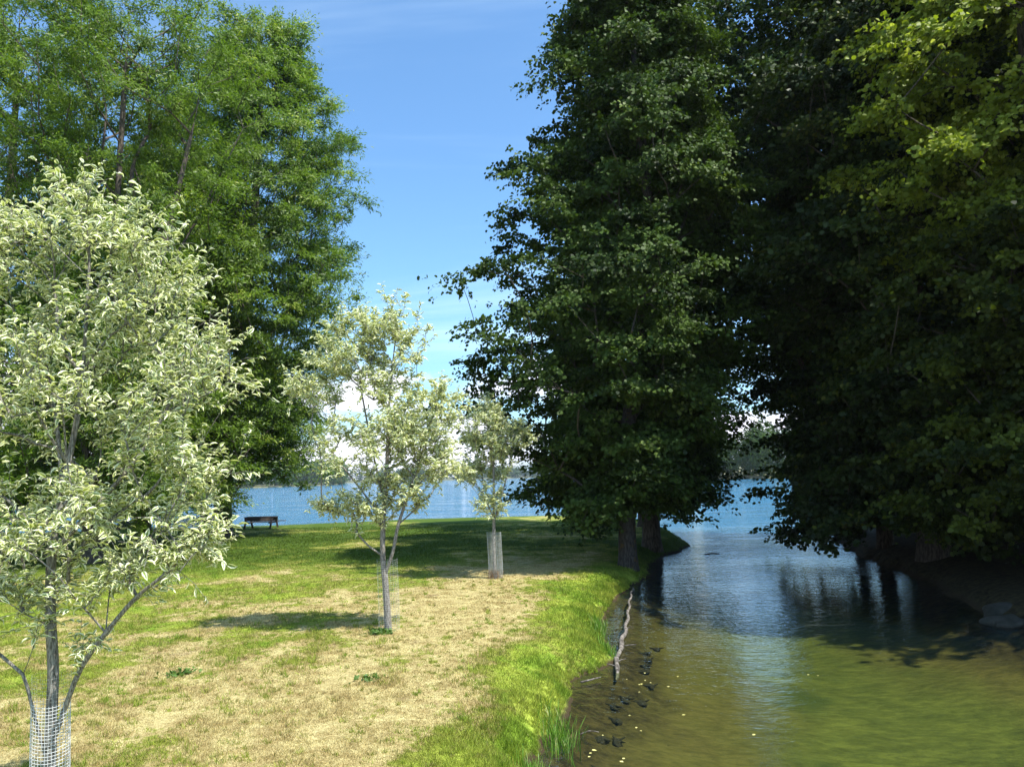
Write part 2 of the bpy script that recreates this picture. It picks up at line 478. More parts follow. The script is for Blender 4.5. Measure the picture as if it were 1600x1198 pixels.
def sdf(px, py, poly):
    """signed distance, plus inside"""
    n = len(poly); best = np.full(px.shape, 1e9); ins = np.zeros(px.shape, bool)
    for i in range(n):
        ax, ay = poly[i]; bx, by = poly[(i + 1) % n]
        dx, dy = bx - ax, by - ay
        t = np.clip(((px - ax) * dx + (py - ay) * dy) / (dx * dx + dy * dy), 0, 1)
        best = np.minimum(best, (px - ax - t * dx) ** 2 + (py - ay - t * dy) ** 2)
        c = ((ay > py) != (by > py)) & (px < (bx - ax) * (py - ay) / (by - ay + 1e-12) + ax)
        ins ^= c
    d = np.sqrt(best)
    return np.where(ins, d, -d)
def shore(px, py):
    d = np.maximum(sdf(px, py, LAWN), sdf(px, py, RIGHT))
    near = 1.0 - sstep(np.abs(d), 1.0, 4.0)
    return d + (0.12 * wavy(px, py, 2.2, 1) + 0.07 * wavy(px, py, 6.5, 2) + 0.04 * wavy(px, py, 15.0, 3)) * near
def ground_z(px, py, d=None):
    if d is None: d = shore(px, py)
    land = 0.5 * (1 - np.exp(-np.maximum(d, 0) / 0.45)) + 0.03 * wavy(px, py, .5, 4) * sstep(d, .5, 3)
    land = land + 0.25 * sstep(px, 10, 13) * sstep(d, 0.3, 4) + 3.0 * sstep(px, 26, 70) * sstep(d, 3, 30)
    o = np.maximum(-d, 0)
    bed = -(0.9 * (1 - np.exp(-o / 2.2)) + 1.7 * sstep(o, 7, 30)) + 0.05 * wavy(px, py, 1.1, 5) * sstep(o, .5, 2)
    return np.where(d > 0, land, bed)
def greenness(px, py, d):
    g = 0.36 + 0.36 * wavy(px, py, 0.38, 6)
    g = g + 0.85 * (1 - sstep(d, 0.5, 2.1))
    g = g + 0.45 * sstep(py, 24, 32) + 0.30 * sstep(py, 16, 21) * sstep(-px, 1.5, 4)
    g = g - 0.30 * np.exp(-((px + 1.6) / 1.5) ** 2 - ((py - 9.5) / 3.5) ** 2)
    g = g - 0.45 * np.exp(-((px + 1.0) / 1.6) ** 2 - ((py - 18.5) / 2.5) ** 2)
    g = g + 0.55 * np.exp(-((px + 4.6) / .9) ** 2 - ((py - 8.2) / 1.4) ** 2)
    g = g + 0.45 * np.exp(-((px + 7.8) / 2.0) ** 2 - ((py - 13.0) / 1.6) ** 2)
    g = g + 0.5 * sstep(px, 9, 12)
    return g

# ------------------------------------------------------------------ ground sheet, water, far shores
def axis(lo, hi, step, far, grow):
    a = list(np.arange(lo, hi + 1e-6, step))
    s = step
    while a[-1] < far: s *= grow; a.append(a[-1] + s)
    s = step
    while a[0] > -far: s *= grow; a.insert(0, a[0] - s)
    return np.array(a)
gx = axis(-24, 17, 0.16, 3200, 1.28)
gy1 = list(np.arange(4.0, 30, 0.14)) + list(np.arange(30, 66, 0.3))
s = 0.3
while gy1[-1] < 3200: s *= 1.28; gy1.append(gy1[-1] + s)
s = 0.14
while gy1[0] > -40: s *= 1.3; gy1.insert(0, gy1[0] - s)
gy = np.array(gy1)
X, Y = np.meshgrid(gx, gy)
D = shore(X, Y); Z = ground_z(X, Y, D)
nx, ny = len(gx), len(gy)
V = np.stack([X, Y, Z], -1).reshape(-1, 3)
i, j = np.meshgrid(np.arange(nx - 1), np.arange(ny - 1))
a = (j * nx + i).ravel()
Q = np.stack([a, a + 1, a + 1 + nx, a + nx], 1)
M_GROUND = ground_mat()
ground = mesh_np('ground', V, Q.ravel(), np.arange(len(Q)) * 4, np.full(len(Q), 4), M_GROUND, smooth=True,
                 attrs={'shore': D.ravel(), 'green': greenness(X, Y, D).ravel()})
tag(ground, 'sunburnt lawn with green banks sloping into the lake bed', None, None, 'structure')

wv = np.array([(-3200, -40, 0), (3200, -40, 0), (3200, 3200, 0), (-3200, 3200, 0)], float)
water = mesh_np('water', wv, [0, 1, 2, 3], [0], [4], water_mat())
tag(water, 'blue rippled lake with a clear olive inlet', None, None, 'structure')

# far shores: low strips of land
def strip(pts, back, name):
    P = np.array(pts, float); B = P + np.array(back)
    n = len(P); ctr = B * 0.03 + P * 0.97
    V = np.concatenate([np.c_[P, np.full(n, -2.0)], np.c_[ctr, np.full(n, 0.7)], np.c_[B, np.full(n, 6.0)], np.c_[B, np.full(n, -2.0)]])
    F = []
    for k in range(3):
        for i in range(n - 1):
            F.append([k * n + i, k * n + i + 1, (k + 1) * n + i + 1, (k + 1) * n + i])
    o = mesh_np(name, V, np.array(F).ravel(), np.arange(len(F)) * 4, np.full(len(F), 4), M_SHORE)
    return tag(o, None, None, None, 'structure')
M_SHORE = simple_mat('far_bank', (0.05, 0.07, 0.025), (0.20, 0.19, 0.09), 0.05, 0.95, bump=0)
s1 = [(62, 350), (80, 338), (95, 282), (130, 235), (240, 215), (420, 200)]
s2 = [(-900, 520), (-500, 560), (-290, 600), (-205, 640), (-170, 760), (-225, 1000), (-260, 1200)]
s3 = [(-420, 1380), (-200, 1330), (-60, 1420), (120, 1450), (420, 1430), (900, 1400)]
strip(s1, (40, 200), 'far_shore'); strip(s2, (-120, 250), 'far_shore'); strip(s3, (0, 300), 'far_shore')

# ------------------------------------------------------------------ leaves
def orient(n, up=0.6, out=None, r=rng):
    """random leaf normals biased upward"""
    v = r.normal(size=(n, 3)); v[:, 2] = np.abs(v[:, 2]) * .6 + up * 2.0
    if out is not None: v += out
    return v / np.linalg.norm(v, axis=1)[:, None]
LEAF_SIMPLE = (np.array([(0, 0, 0), (.35, .5, .06), (.75, .34, .03), (1, 0, -.08), (.7, -.36, .03), (.3, -.48, .06)], float), [[0, 1, 2, 3, 4, 5]])
LEAF_NARROW = (np.array([(0, 0, 0), (.45, .5, .05), (1, 0, -.1), (.45, -.5, .05)], float), [[0, 1, 2, 3]])
# folded, curling leaf with a rim coordinate
_v = [(0, 0, 0), (.33, 0, -.03), (.68, 0, -.06), (1.0, 0, -.22),
      (.14, .34, .05), (.45, .50, .08), (.76, .32, .0), (.14, -.34, .05), (.45, -.50, .08), (.76, -.32, .0)]
LEAF_FOLD = (np.array(_v, float), [[0, 1, 5, 4], [1, 2, 6, 5], [2, 3, 6], [0, 7, 8, 1], [1, 8, 9, 2], [2, 9, 3]],
             np.array([(0, 0), (0, .33), (0, .68), (1, 1), (1, .14), (1, .45), (1, .76), (1, .14), (1, .45), (1, .76)], float))
def leaves(name, pos, dirs, nrm, L, W, tmpl, mat, parent, tint=None, r=rng, curl=None):
    T, F = tmpl[0], tmpl[1]
    n = len(pos); k = len(T)
    d = dirs / (np.linalg.norm(dirs, axis=1)[:, None] + 1e-9)
    s = np.cross(nrm, d); s /= np.linalg.norm(s, axis=1)[:, None] + 1e-9
    u = np.cross(d, s)
    L = L[:, None, None]; W = W[:, None, None]
    V = (pos[:, None, :] + L * T[None, :, 0, None] * d[:, None, :] + W * T[None, :, 1, None] * s[:, None, :]
         + L * T[None, :, 2, None] * (1.0 if curl is None else curl[:, None, None]) * u[:, None, :]).reshape(-1, 3)
    base = (np.arange(n) * k)
    fl = np.concatenate([np.array(f) for f in F]); tot1 = np.array([len(f) for f in F])
    cor = (base[:, None] + fl[None, :]).ravel()
    tot = np.tile(tot1, n); st = np.concatenate([[0], np.cumsum(tot)[:-1]])
    if tint is None: tint = r.random(n)
    uv = np.tile(tmpl[2], (n, 1)) if len(tmpl) > 2 else None
    return mesh_np(name, V, cor, st, tot, mat, parent, False, {'tint': np.repeat(tint, k)}, uv)

# ------------------------------------------------------------------ tree skeletons
class Skel:
    def __init__(s, pts, step=0.4):
        s.P = []; s.par = []; s.chains = []; s.tips = []
        s.chain(np.asarray(pts, float), -1)
    def chain(s, pts, parent):
        ids = [parent] if parent >= 0 else []
        for p in pts:
            s.P.append(np.array(p, float)); s.par.append(ids[-1] if ids else -1); ids.append(len(s.P) - 1)
        s.chains.append(ids); return ids[-1]
    def attach(s, T, ang, r, curl=0.12, step=0.45, zmin=-1e9, tip=True, sag=0.0):
        A = np.array(s.P); d = T - A
        h = np.hypot(d[:, 0], d[:, 1]); dist = np.linalg.norm(d, axis=1)
        bad = np.maximum(0, A[:, 2] - (T[2] - ang * h))
        cost = dist + 1.6 * bad + 50 * (A[:, 2] < zmin)
        k = int(np.argmin(cost)); L = dist[k]
        m = max(1, int(L / step))
        t = np.linspace(0, 1, m + 1)[1:]
        mid = (A[k] + T) / 2 + r.normal(size=3) * curl * L * .5 + np.array([0, 0, sag * L])
        pts = ((1 - t) ** 2)[:, None] * A[k] + (2 * t * (1 - t))[:, None] * mid + (t ** 2)[:, None] * T
        e = s.chain(pts, k)
        if tip: s.tips.append(e)
    def tubes(s, r0, rtip, rmin, mat, parent, name='trunk', flare=0.0, sides=(10, 5)):
        n = len(s.P); cnt = np.zeros(n)
        for t in s.tips: cnt[t] += 1
        for i in range(n - 1, 0, -1):
            if s.par[i] >= 0: cnt[s.par[i]] += max(cnt[i], .5)
        e = math.log(r0 / rtip) / math.log(max(cnt[0], 2))
        R = np.maximum(rmin, rtip * np.maximum(cnt, 1) ** e)
        mb = MB(); zb = s.P[0][2]
        for c in s.chains:
            if len(c) < 2: continue
            P = np.array([s.P[i] for i in c]); rr = R[c].copy()
            if s is not None and c[0] != 0: rr[0] = min(rr[0], rr[1] * 1.25)
            if c[0] == 0 and flare: rr = rr * (1 + flare * np.exp(-(P[:, 2] - zb) / 0.45))
            rr[-1] *= .6
            mb.tube(P, rr, sides[0] if rr.max() > r0 * .35 else sides[1], cap=False)
        s.R = R
        return mb.build(name, mat, parent, smooth=True, world=True)

def smooth_path(pts, step):
    P = np.array(pts, float); out = [P[0]]
    m = len(P)
    for i in range(m - 1):
        p0, p1, p2, p3 = P[max(i - 1, 0)], P[i], P[i + 1], P[min(i + 2, m - 1)]
        k = max(1, int(np.linalg.norm(p2 - p1) / step))
        for t in np.linspace(0, 1, k + 1)[1:]:
            out.append(.5 * ((2 * p1) + (-p0 + p2) * t + (2 * p0 - 5 * p1 + 4 * p2 - p3) * t * t + (-p0 + 3 * p1 - 3 * p2 + p3) * t ** 3))
    return np.array(out)

def big_tree(name, label, cat, group, base, trunk, r0, prof, nb, per, leaf, mat, bark, seed,
             droop=0.5, rise=0.25, tw=(14, 16), clump=(0.95, 0.28), ztop=20, zbot=2.0, ang=0.35, limbs=(),
             gap=0.0, up=0.6, jit=0.05, front=1.0, keep=None, tmpl=LEAF_SIMPLE, low=1.0, sunlit_z=None):
    """prof(z) -> (left radius, right radius); boughs carry flattened sprays of leaves"""
    r = np.random.default_rng(seed)
    bz = float(ground_z(np.array([base[0]]), np.array([base[1]]))[0]) - 0.12
    root = empty(name, (base[0], base[1], bz))
    tag(root, label, cat, group)
    tp = smooth_path([(base[0], base[1], bz)] + list(trunk), 0.7)
    sk = Skel(tp)
    for lb in limbs:
        lb = smooth_path(lb, 0.6)
        A = np.array(sk.P); k = int(np.argmin(np.linalg.norm(A - lb[0], axis=1)))
        sk.chain(lb, k)
    cx = lambda z: np.interp(z, tp[:, 2], tp[:, 0]); cyy = lambda z: np.interp(z, tp[:, 2], tp[:, 1])
    T = []
    ga = r.uniform(0, 6)
    for b in range(nb):
        z0 = zbot + (ztop - zbot) * ((b + r.random()) / nb) ** 1.22
        ga += 2.39996 + r.normal() * .35
        az = ga
        Rl, Rr = prof(z0)
        w = .5 + .5 * math.cos(az)
        R = (Rl * (1 - w) + Rr * w) * (1 - (1 - front) * abs(math.sin(az)))
        R *= r.uniform(.68, 1.10)
        if R < .3: continue
        for q in range(per):
            f = 1.0 - (q / per) * .78 + r.normal() * .04
            lat = r.normal() * R * .22 * (1.15 - f * .4)
            zz = z0 + rise * R * f - droop * R * f * f + r.normal() * clump[1] * .9
            x = cx(z0) + math.cos(az) * R * f - math.sin(az) * lat
            y = cyy(z0) + math.sin(az) * R * f + math.cos(az) * lat
            p = np.array([x, y, max(zz, bz + low)])
            if keep is not None and not keep(p): continue
            T.append((f * R, p))
    T.sort(key=lambda q: q[0])
    pts = []
    for _, p in T:
        sk.attach(p, ang, r, zmin=bz + (zbot - bz) * .75, step=0.6); pts.append(p)
    sk.tubes(r0, 0.012, 0.010, bark, root, 'trunk', flare=0.35)
    C = np.array(pts); n = len(C)
    K, m = tw
    out = C - np.c_[cx(C[:, 2]), cyy(C[:, 2]), C[:, 2]]
    out /= np.linalg.norm(out, axis=1)[:, None] + .3
    # twigs radiate from every clump, leaves sit along them
    td = r.normal(size=(n, K, 3)); td[:, :, 2] *= clump[1] / clump[0]
    td /= np.linalg.norm(td, axis=2)[:, :, None]
    td[:, :, 2] *= .6
    td += out[:, None, :] * .35
    Ls = clump[0] * r.uniform(.45, 1.15, (n, K, 1)) * r.uniform(.6, 1.2, (n, 1, 1))
    s = r.uniform(0.08, 1, (n, K, m))
    pos = C[:, None, None, :] + td[:, :, None, :] * (Ls[..., None] * s[..., None])
    pos[..., 2] -= (s ** 2) * Ls * droop * .5
    pos += r.normal(size=pos.shape) * jit
    off = (r.normal(size=(n, K, 1, 3)) * np.array([.05, .05, .10]))
    pos = (pos + off).reshape(-1, 3)
    dr = (np.repeat(td, m, axis=1).reshape(-1, 3) + r.normal(size=(n * K * m, 3)) * .7)
    dr[:, 2] -= .35
    nm = orient(len(pos), up, np.repeat(out, K * m, axis=0) * 1.5, r)
    L = leaf[0] * r.uniform(.7, 1.25, len(pos)); W = L * leaf[1]
    tint = np.clip(np.repeat(r.random(n), K * m) * .70 + r.random(len(pos)) * .38 - .04, 0, 1)
    if sunlit_z: tint *= .30 + .70 * sstep(pos[:, 2], sunlit_z[0], sunlit_z[1])   # sunlit top and shaded lower crown painted into the leaf tint
    leaves('crown', pos, dr, nm, L, W, tmpl, mat, root, tint, r)
    return root

tab = lambda zs, ls, rs: (lambda z: (float(np.interp(z, zs, ls)), float(np.interp(z, zs, rs))))

# ---- the two alders on the tip of the lawn, plus one added for shade
GA = 'dark broadleaved trees around the inlet'
big_tree('alder_tree', 'tall dark tree on the lawn tip, its grey trunk standing nearest the log', 'tree', GA,
         (3.75, 26.7), [(3.8, 26.7, 2.5), (4.1, 26.8, 6), (5.0, 27, 11), (5.1, 27.1, 14), (4.9, 27.2, 18), (4.9, 27.2, 23)], 0.29,
         tab([1.5, 2.8, 4.2, 5.2, 6.5, 8.0, 9.6, 11, 13, 16, 19, 21, 24],
             [1.6, 3.3, 3.9, 5.0, 6.1, 7.5, 7.9, 7.1, 6.5, 5.5, 4.0, 2.8, 1.2],
             [1.8, 2.6, 2.9, 3.0, 3.3, 3.4, 3.3, 3.6, 3.8, 3.9, 3.6, 2.8, 1.0]),
         115, 12, (0.125, .92), M_ALDER, M_BARKG, 11, droop=.42, rise=.22, tw=(14, 14), clump=(.95, .27), ztop=23, zbot=2.4, front=.80, up=.3, low=1.3)
big_tree('alder_tree', 'dark crown added behind both tip trees to shade the far lawn, its trunk hidden by theirs', 'tree', GA,
         (7.3, 44.2), [(7.3, 44.2, 5), (7.0, 44.2, 12), (6.8, 44.2, 20), (6.6, 44.2, 27)], 0.40,
         tab([2, 4, 8, 13, 19, 27], [3.0, 4.6, 5.6, 6.0, 5.4, 1.6], [2, 3.2, 4, 4.6, 4.6, 1.4]),
         90, 7, (0.19, .92), M_ALDER, M_BARKD, 19, droop=.45, tw=(12, 12), clump=(1.3, .4), ztop=26, zbot=4.0, front=1)
big_tree('alder_tree', 'dark tree behind the tip tree, thick trunk in its shade', 'tree', GA,
         (5.7, 33.2), [(5.75, 33.2, 3), (6.1, 33.3, 8), (6.6, 33.3, 14), (6.8, 33.4, 20), (6.9, 33.4, 27)], 0.36,
         tab([1.5, 3, 5, 8, 12, 17, 22, 27], [1.5, 3.4, 4.6, 5.0, 5.0, 4.6, 3.6, 1.2], [1.6, 2.6, 3.4, 4.2, 4.8, 5.2, 4.6, 1.5]),
         120, 8, (0.145, .92), M_ALDER, M_BARKD, 12, droop=.45, tw=(12, 12), clump=(1.1, .3), ztop=26, zbot=3.0, front=.9)

# ---- trees on the right bank
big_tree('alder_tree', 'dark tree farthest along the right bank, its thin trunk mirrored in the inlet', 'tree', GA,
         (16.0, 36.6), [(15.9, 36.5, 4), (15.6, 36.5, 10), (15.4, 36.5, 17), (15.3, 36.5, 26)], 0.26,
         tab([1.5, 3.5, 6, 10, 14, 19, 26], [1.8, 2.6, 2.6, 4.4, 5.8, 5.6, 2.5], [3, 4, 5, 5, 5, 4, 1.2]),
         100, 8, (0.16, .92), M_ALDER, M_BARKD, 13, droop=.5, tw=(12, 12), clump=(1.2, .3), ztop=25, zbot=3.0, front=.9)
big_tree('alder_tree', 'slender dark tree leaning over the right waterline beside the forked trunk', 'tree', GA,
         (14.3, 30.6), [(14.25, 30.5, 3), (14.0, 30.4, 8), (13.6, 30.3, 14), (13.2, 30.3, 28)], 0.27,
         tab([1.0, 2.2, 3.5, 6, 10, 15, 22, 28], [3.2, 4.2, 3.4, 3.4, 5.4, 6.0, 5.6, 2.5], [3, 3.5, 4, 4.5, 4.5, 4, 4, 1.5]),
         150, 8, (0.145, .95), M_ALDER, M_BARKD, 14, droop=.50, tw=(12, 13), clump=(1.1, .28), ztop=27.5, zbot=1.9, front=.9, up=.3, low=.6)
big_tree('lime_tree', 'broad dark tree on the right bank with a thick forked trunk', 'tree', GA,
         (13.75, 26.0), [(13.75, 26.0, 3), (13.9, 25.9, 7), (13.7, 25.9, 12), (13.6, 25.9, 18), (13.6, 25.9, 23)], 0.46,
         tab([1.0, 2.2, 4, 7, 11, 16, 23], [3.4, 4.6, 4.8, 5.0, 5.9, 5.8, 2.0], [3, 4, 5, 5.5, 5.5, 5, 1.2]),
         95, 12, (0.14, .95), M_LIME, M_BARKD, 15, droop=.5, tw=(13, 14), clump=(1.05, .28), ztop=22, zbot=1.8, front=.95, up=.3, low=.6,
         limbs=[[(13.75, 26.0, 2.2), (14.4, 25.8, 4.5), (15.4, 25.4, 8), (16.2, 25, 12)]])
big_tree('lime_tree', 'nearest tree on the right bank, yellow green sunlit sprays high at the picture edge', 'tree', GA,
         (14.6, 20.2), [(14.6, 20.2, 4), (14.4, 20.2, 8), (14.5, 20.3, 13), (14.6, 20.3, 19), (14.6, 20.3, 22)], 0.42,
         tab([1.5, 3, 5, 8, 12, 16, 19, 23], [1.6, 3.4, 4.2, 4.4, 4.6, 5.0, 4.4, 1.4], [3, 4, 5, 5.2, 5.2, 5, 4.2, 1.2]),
         85, 12, (0.125, .92), M_LIMEB, M_BARKD, 16, droop=.62, tw=(14, 15), clump=(.85, .34), ztop=22, zbot=2.4, front=.95, sunlit_z=(8.2, 11.5), up=.2, low=1.0,
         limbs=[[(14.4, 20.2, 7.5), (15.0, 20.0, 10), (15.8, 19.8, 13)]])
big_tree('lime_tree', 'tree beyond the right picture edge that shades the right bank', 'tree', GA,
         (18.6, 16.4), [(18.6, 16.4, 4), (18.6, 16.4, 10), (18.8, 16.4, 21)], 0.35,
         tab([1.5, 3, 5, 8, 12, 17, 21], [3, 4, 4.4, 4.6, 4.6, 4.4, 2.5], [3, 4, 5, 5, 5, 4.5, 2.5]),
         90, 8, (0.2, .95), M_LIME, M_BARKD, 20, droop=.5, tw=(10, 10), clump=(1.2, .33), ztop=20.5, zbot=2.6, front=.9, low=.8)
big_tree('lime_tree', 'dark tree added to shade the bank, cut by the right picture edge, behind the sunlit sprays', 'tree', GA,  # tree added to throw shade over the right bank
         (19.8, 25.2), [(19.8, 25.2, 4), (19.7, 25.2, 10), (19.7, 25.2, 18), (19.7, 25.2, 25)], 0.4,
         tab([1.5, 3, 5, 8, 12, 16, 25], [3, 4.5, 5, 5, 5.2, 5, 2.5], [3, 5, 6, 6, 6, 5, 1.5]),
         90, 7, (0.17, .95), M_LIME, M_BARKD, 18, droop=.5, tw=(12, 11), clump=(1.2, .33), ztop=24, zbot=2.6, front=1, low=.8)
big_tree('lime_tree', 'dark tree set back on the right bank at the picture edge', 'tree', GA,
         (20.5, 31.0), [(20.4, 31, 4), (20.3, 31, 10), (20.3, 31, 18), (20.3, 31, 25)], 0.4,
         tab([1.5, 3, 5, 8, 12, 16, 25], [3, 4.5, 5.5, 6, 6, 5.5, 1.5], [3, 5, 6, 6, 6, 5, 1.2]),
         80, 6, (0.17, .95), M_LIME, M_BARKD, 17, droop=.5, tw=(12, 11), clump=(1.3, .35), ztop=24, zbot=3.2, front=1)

# ---- willows on the left
GW = 'tall willows on the left of the lawn'
WT = dict(tmpl=LEAF_NARROW, up=.25)
big_tree('willow_tree', 'tall bright green willow with a single dark trunk near the picnic tables', 'tree', GW,
         (-17.0, 45.5), [(-17.0, 45.5, 4), (-16.6, 45.3, 8), (-15.8, 45, 13), (-15.2, 45, 20), (-15, 45, 30)], 0.50,
         tab([3.0, 5, 8, 11, 15, 19, 23, 27, 31], [4, 6, 7, 7, 7, 7, 7, 6, 3], [4.4, 5.6, 6.4, 7.0, 7.4, 7.0, 6.6, 5.2, 3.4]),
         165, 9, (0.23, .29), M_WILLOW, M_BARKW, 21, droop=.25, rise=.30, tw=(14, 15), clump=(1.15, .75), ztop=31, zbot=4.6, ang=.7, front=.9,
         limbs=[[(-16.6, 45.3, 8), (-14, 44, 12), (-11, 43, 15), (-9.5, 42.5, 18)], [(-16.6, 45.3, 7), (-18.5, 44, 13), (-19.5, 43.5, 20)]], jit=.09, **WT)
big_tree('willow_tree', 'many stemmed willow behind the white edged young tree, boughs bare inside its crown', 'tree', GW,
         (-17.2, 32.0), [(-17.2, 32, 3), (-17.0, 31.8, 7), (-16.6, 31.6, 12), (-16.4, 31.5, 18), (-16.2, 31.5, 24)], 0.46,
         tab([1.5, 3, 6, 9, 13, 16, 20, 25], [6, 7, 7, 7, 7, 7, 7, 5], [3.2, 3.8, 4.2, 3.4, 3.4, 5.6, 6.6, 5.0]),
         110, 8, (0.19, .27), M_WILLOW, M_BARKW, 22, droop=.28, rise=.30, tw=(13, 15), clump=(1.0, .6), ztop=25, zbot=2.4, ang=.8, front=.8,
         limbs=[[(-17.2, 32, 3), (-18.2, 31.6, 8), (-19.2, 31, 14), (-20, 31, 20)],
                [(-17.2, 32, 3.5), (-15.8, 31.4, 9), (-14.2, 31, 13.5), (-13.0, 31, 19)],
                [(-17.0, 31.8, 7), (-15.4, 32, 11), (-13.4, 32.4, 15), (-11.5, 32.4, 19)],
                [(-17.2, 32, 4), (-17.9, 32.4, 12), (-17.6, 32.5, 20)]], jit=.08, **WT)
big_tree('willow_tree', 'leafy willow at the left edge of the picture', 'tree', GW,
         (-24.5, 36.0), [(-24.5, 36, 4), (-24.3, 36, 10), (-24.0, 36, 20), (-24, 36, 28)], 0.5,
         tab([2.0, 4, 8, 14, 20, 28], [6, 8, 8, 8, 7, 3], [5, 6.4, 6.6, 6.8, 6.4, 3]),
         110, 7, (0.24, .29), M_WILLOW, M_BARKW, 23, droop=.3, rise=.3, tw=(12, 13), clump=(1.5, .8), ztop=27, zbot=3.0, ang=.7, front=1, jit=.09, **WT)
big_tree('willow_tree', 'full willow closing the gap between the two big willow trunks', 'tree', GW,
         (-19.5, 41.0), [(-19.5, 41, 4), (-19.2, 41, 10), (-18.8, 41, 16), (-18.5, 41, 22)], 0.42,
         tab([1.5, 3, 6, 10, 14, 22], [6, 7, 7, 7, 7, 4], [3.5, 4.6, 6.2, 6.8, 6.8, 4]),
         120, 8, (0.23, .29), M_WILLOW, M_BARKW, 24, droop=.3, rise=.3, tw=(12, 14), clump=(1.2, .7), ztop=21, zbot=2.6, ang=.7, front=1, jit=.09, **WT)

# ------------------------------------------------------------------ young variegated trees
def young_tree(label, base, stems, r0, lobes, leafL, seed, ntw, mlf, group, twl=(.12, .34)):
    r = np.random.default_rng(seed)
    bz = float(ground_z(np.array([base[0]]), np.array([base[1]]))[0]) - 0.04
    root = empty('variegated_tree', (base[0], base[1], bz))
    tag(root, label, 'young tree', group)
    st0 = smooth_path([(base[0], base[1], bz)] + stems[0], 0.12)
    sk = Skel(st0)
    for lb in stems[1:]:
        lb = smooth_path(lb, 0.12)
        A = np.array(sk.P); k = int(np.argmin(np.linalg.norm(A - lb[0], axis=1)))
        e = sk.chain(lb[1:] if len(lb) > 1 else lb, k); sk.tips.append(e)
    T = []
    for c, s, n in lobes:
        c = np.array(c); s = np.array(s)
        u = r.normal(size=(n, 3)); u /= np.linalg.norm(u, axis=1)[:, None]
        p = c + u * s * (r.random((n, 1)) ** .42)
        q = np.sin(p[:, 0] * 4.1 + seed) * np.sin(p[:, 2] * 4.7 + seed * 2) + np.sin(p[:, 1] * 3.9 + p[:, 2] * 2.2)
        T += list(p[q > -.75])
    ax = np.array(stems[0][0][:2])
    T.sort(key=lambda p: np.hypot(p[0] - base[0], p[1] - base[1]) + .15 * p[2])
    for p in T: sk.attach(p, 0.9, r, curl=.15, step=.12, zmin=min(q[0][2] for q in [stems[0]]) , sag=.03)
    tips = np.array([sk.P[i] for i in sk.tips]); n = len(tips)
    # twigs
    par = np.array([sk.P[sk.par[i]] for i in sk.tips]); dv = tips - par
    dv /= np.linalg.norm(dv, axis=1)[:, None] + 1e-9
    td = dv[:, None, :] * .7 + r.normal(size=(n, ntw, 3)) * .62 + np.array([0, 0, .30])
    td /= np.linalg.norm(td, axis=2)[:, :, None]
    L = r.uniform(twl[0], twl[1], (n, ntw))
    start = tips[:, None, :] - dv[:, None, :] * r.uniform(0, .22, (n, ntw, 1))
    mbp = MB()
    for a in range(n):
        for b in range(ntw):
            p0 = start[a, b]; p2 = p0 + td[a, b] * L[a, b]; p1 = (p0 + p2) / 2 + np.array([0, 0, .02])
            mbp.tube([p0, p1, p2 - np.array([0, 0, .02])], [.0028, .0022, .0014], 3, cap=False)
    trunk = sk.tubes(r0, 0.0035, 0.0032, M_BARKY, root, 'trunk', flare=.15, sides=(10, 5))
    mbp.build('twigs', M_BARKY, root, world=True)
    s = (np.arange(mlf)[None, None, :] + r.uniform(.1, .9, (n, ntw, mlf))) / mlf
    pos = start[:, :, None, :] + td[:, :, None, :] * (L[:, :, None] * s)[..., None]
    side = np.cross(td, [0, 0, 1.0]); side /= np.linalg.norm(side, axis=2)[:, :, None] + 1e-6
    sg = np.where(np.arange(mlf) % 2 == 0, 1.0, -1.0)
    dr = td[:, :, None, :] * .55 + side[:, :, None, :] * sg[None, None, :, None] * .8 + r.normal(size=pos.shape) * .38
    dr[..., 2] -= .12
    pos = pos.reshape(-1, 3); dr = dr.reshape(-1, 3)
    nm = orient(len(pos), .30, None, r)
    Lf = leafL * r.uniform(.6, 1.25, len(pos))
    crown = leaves('crown', pos, dr, nm, Lf, Lf * r.uniform(.30, .50, len(pos)), LEAF_FOLD, M_VARI, root, None, r, r.uniform(.3, 2.6, len(pos)))
    return root

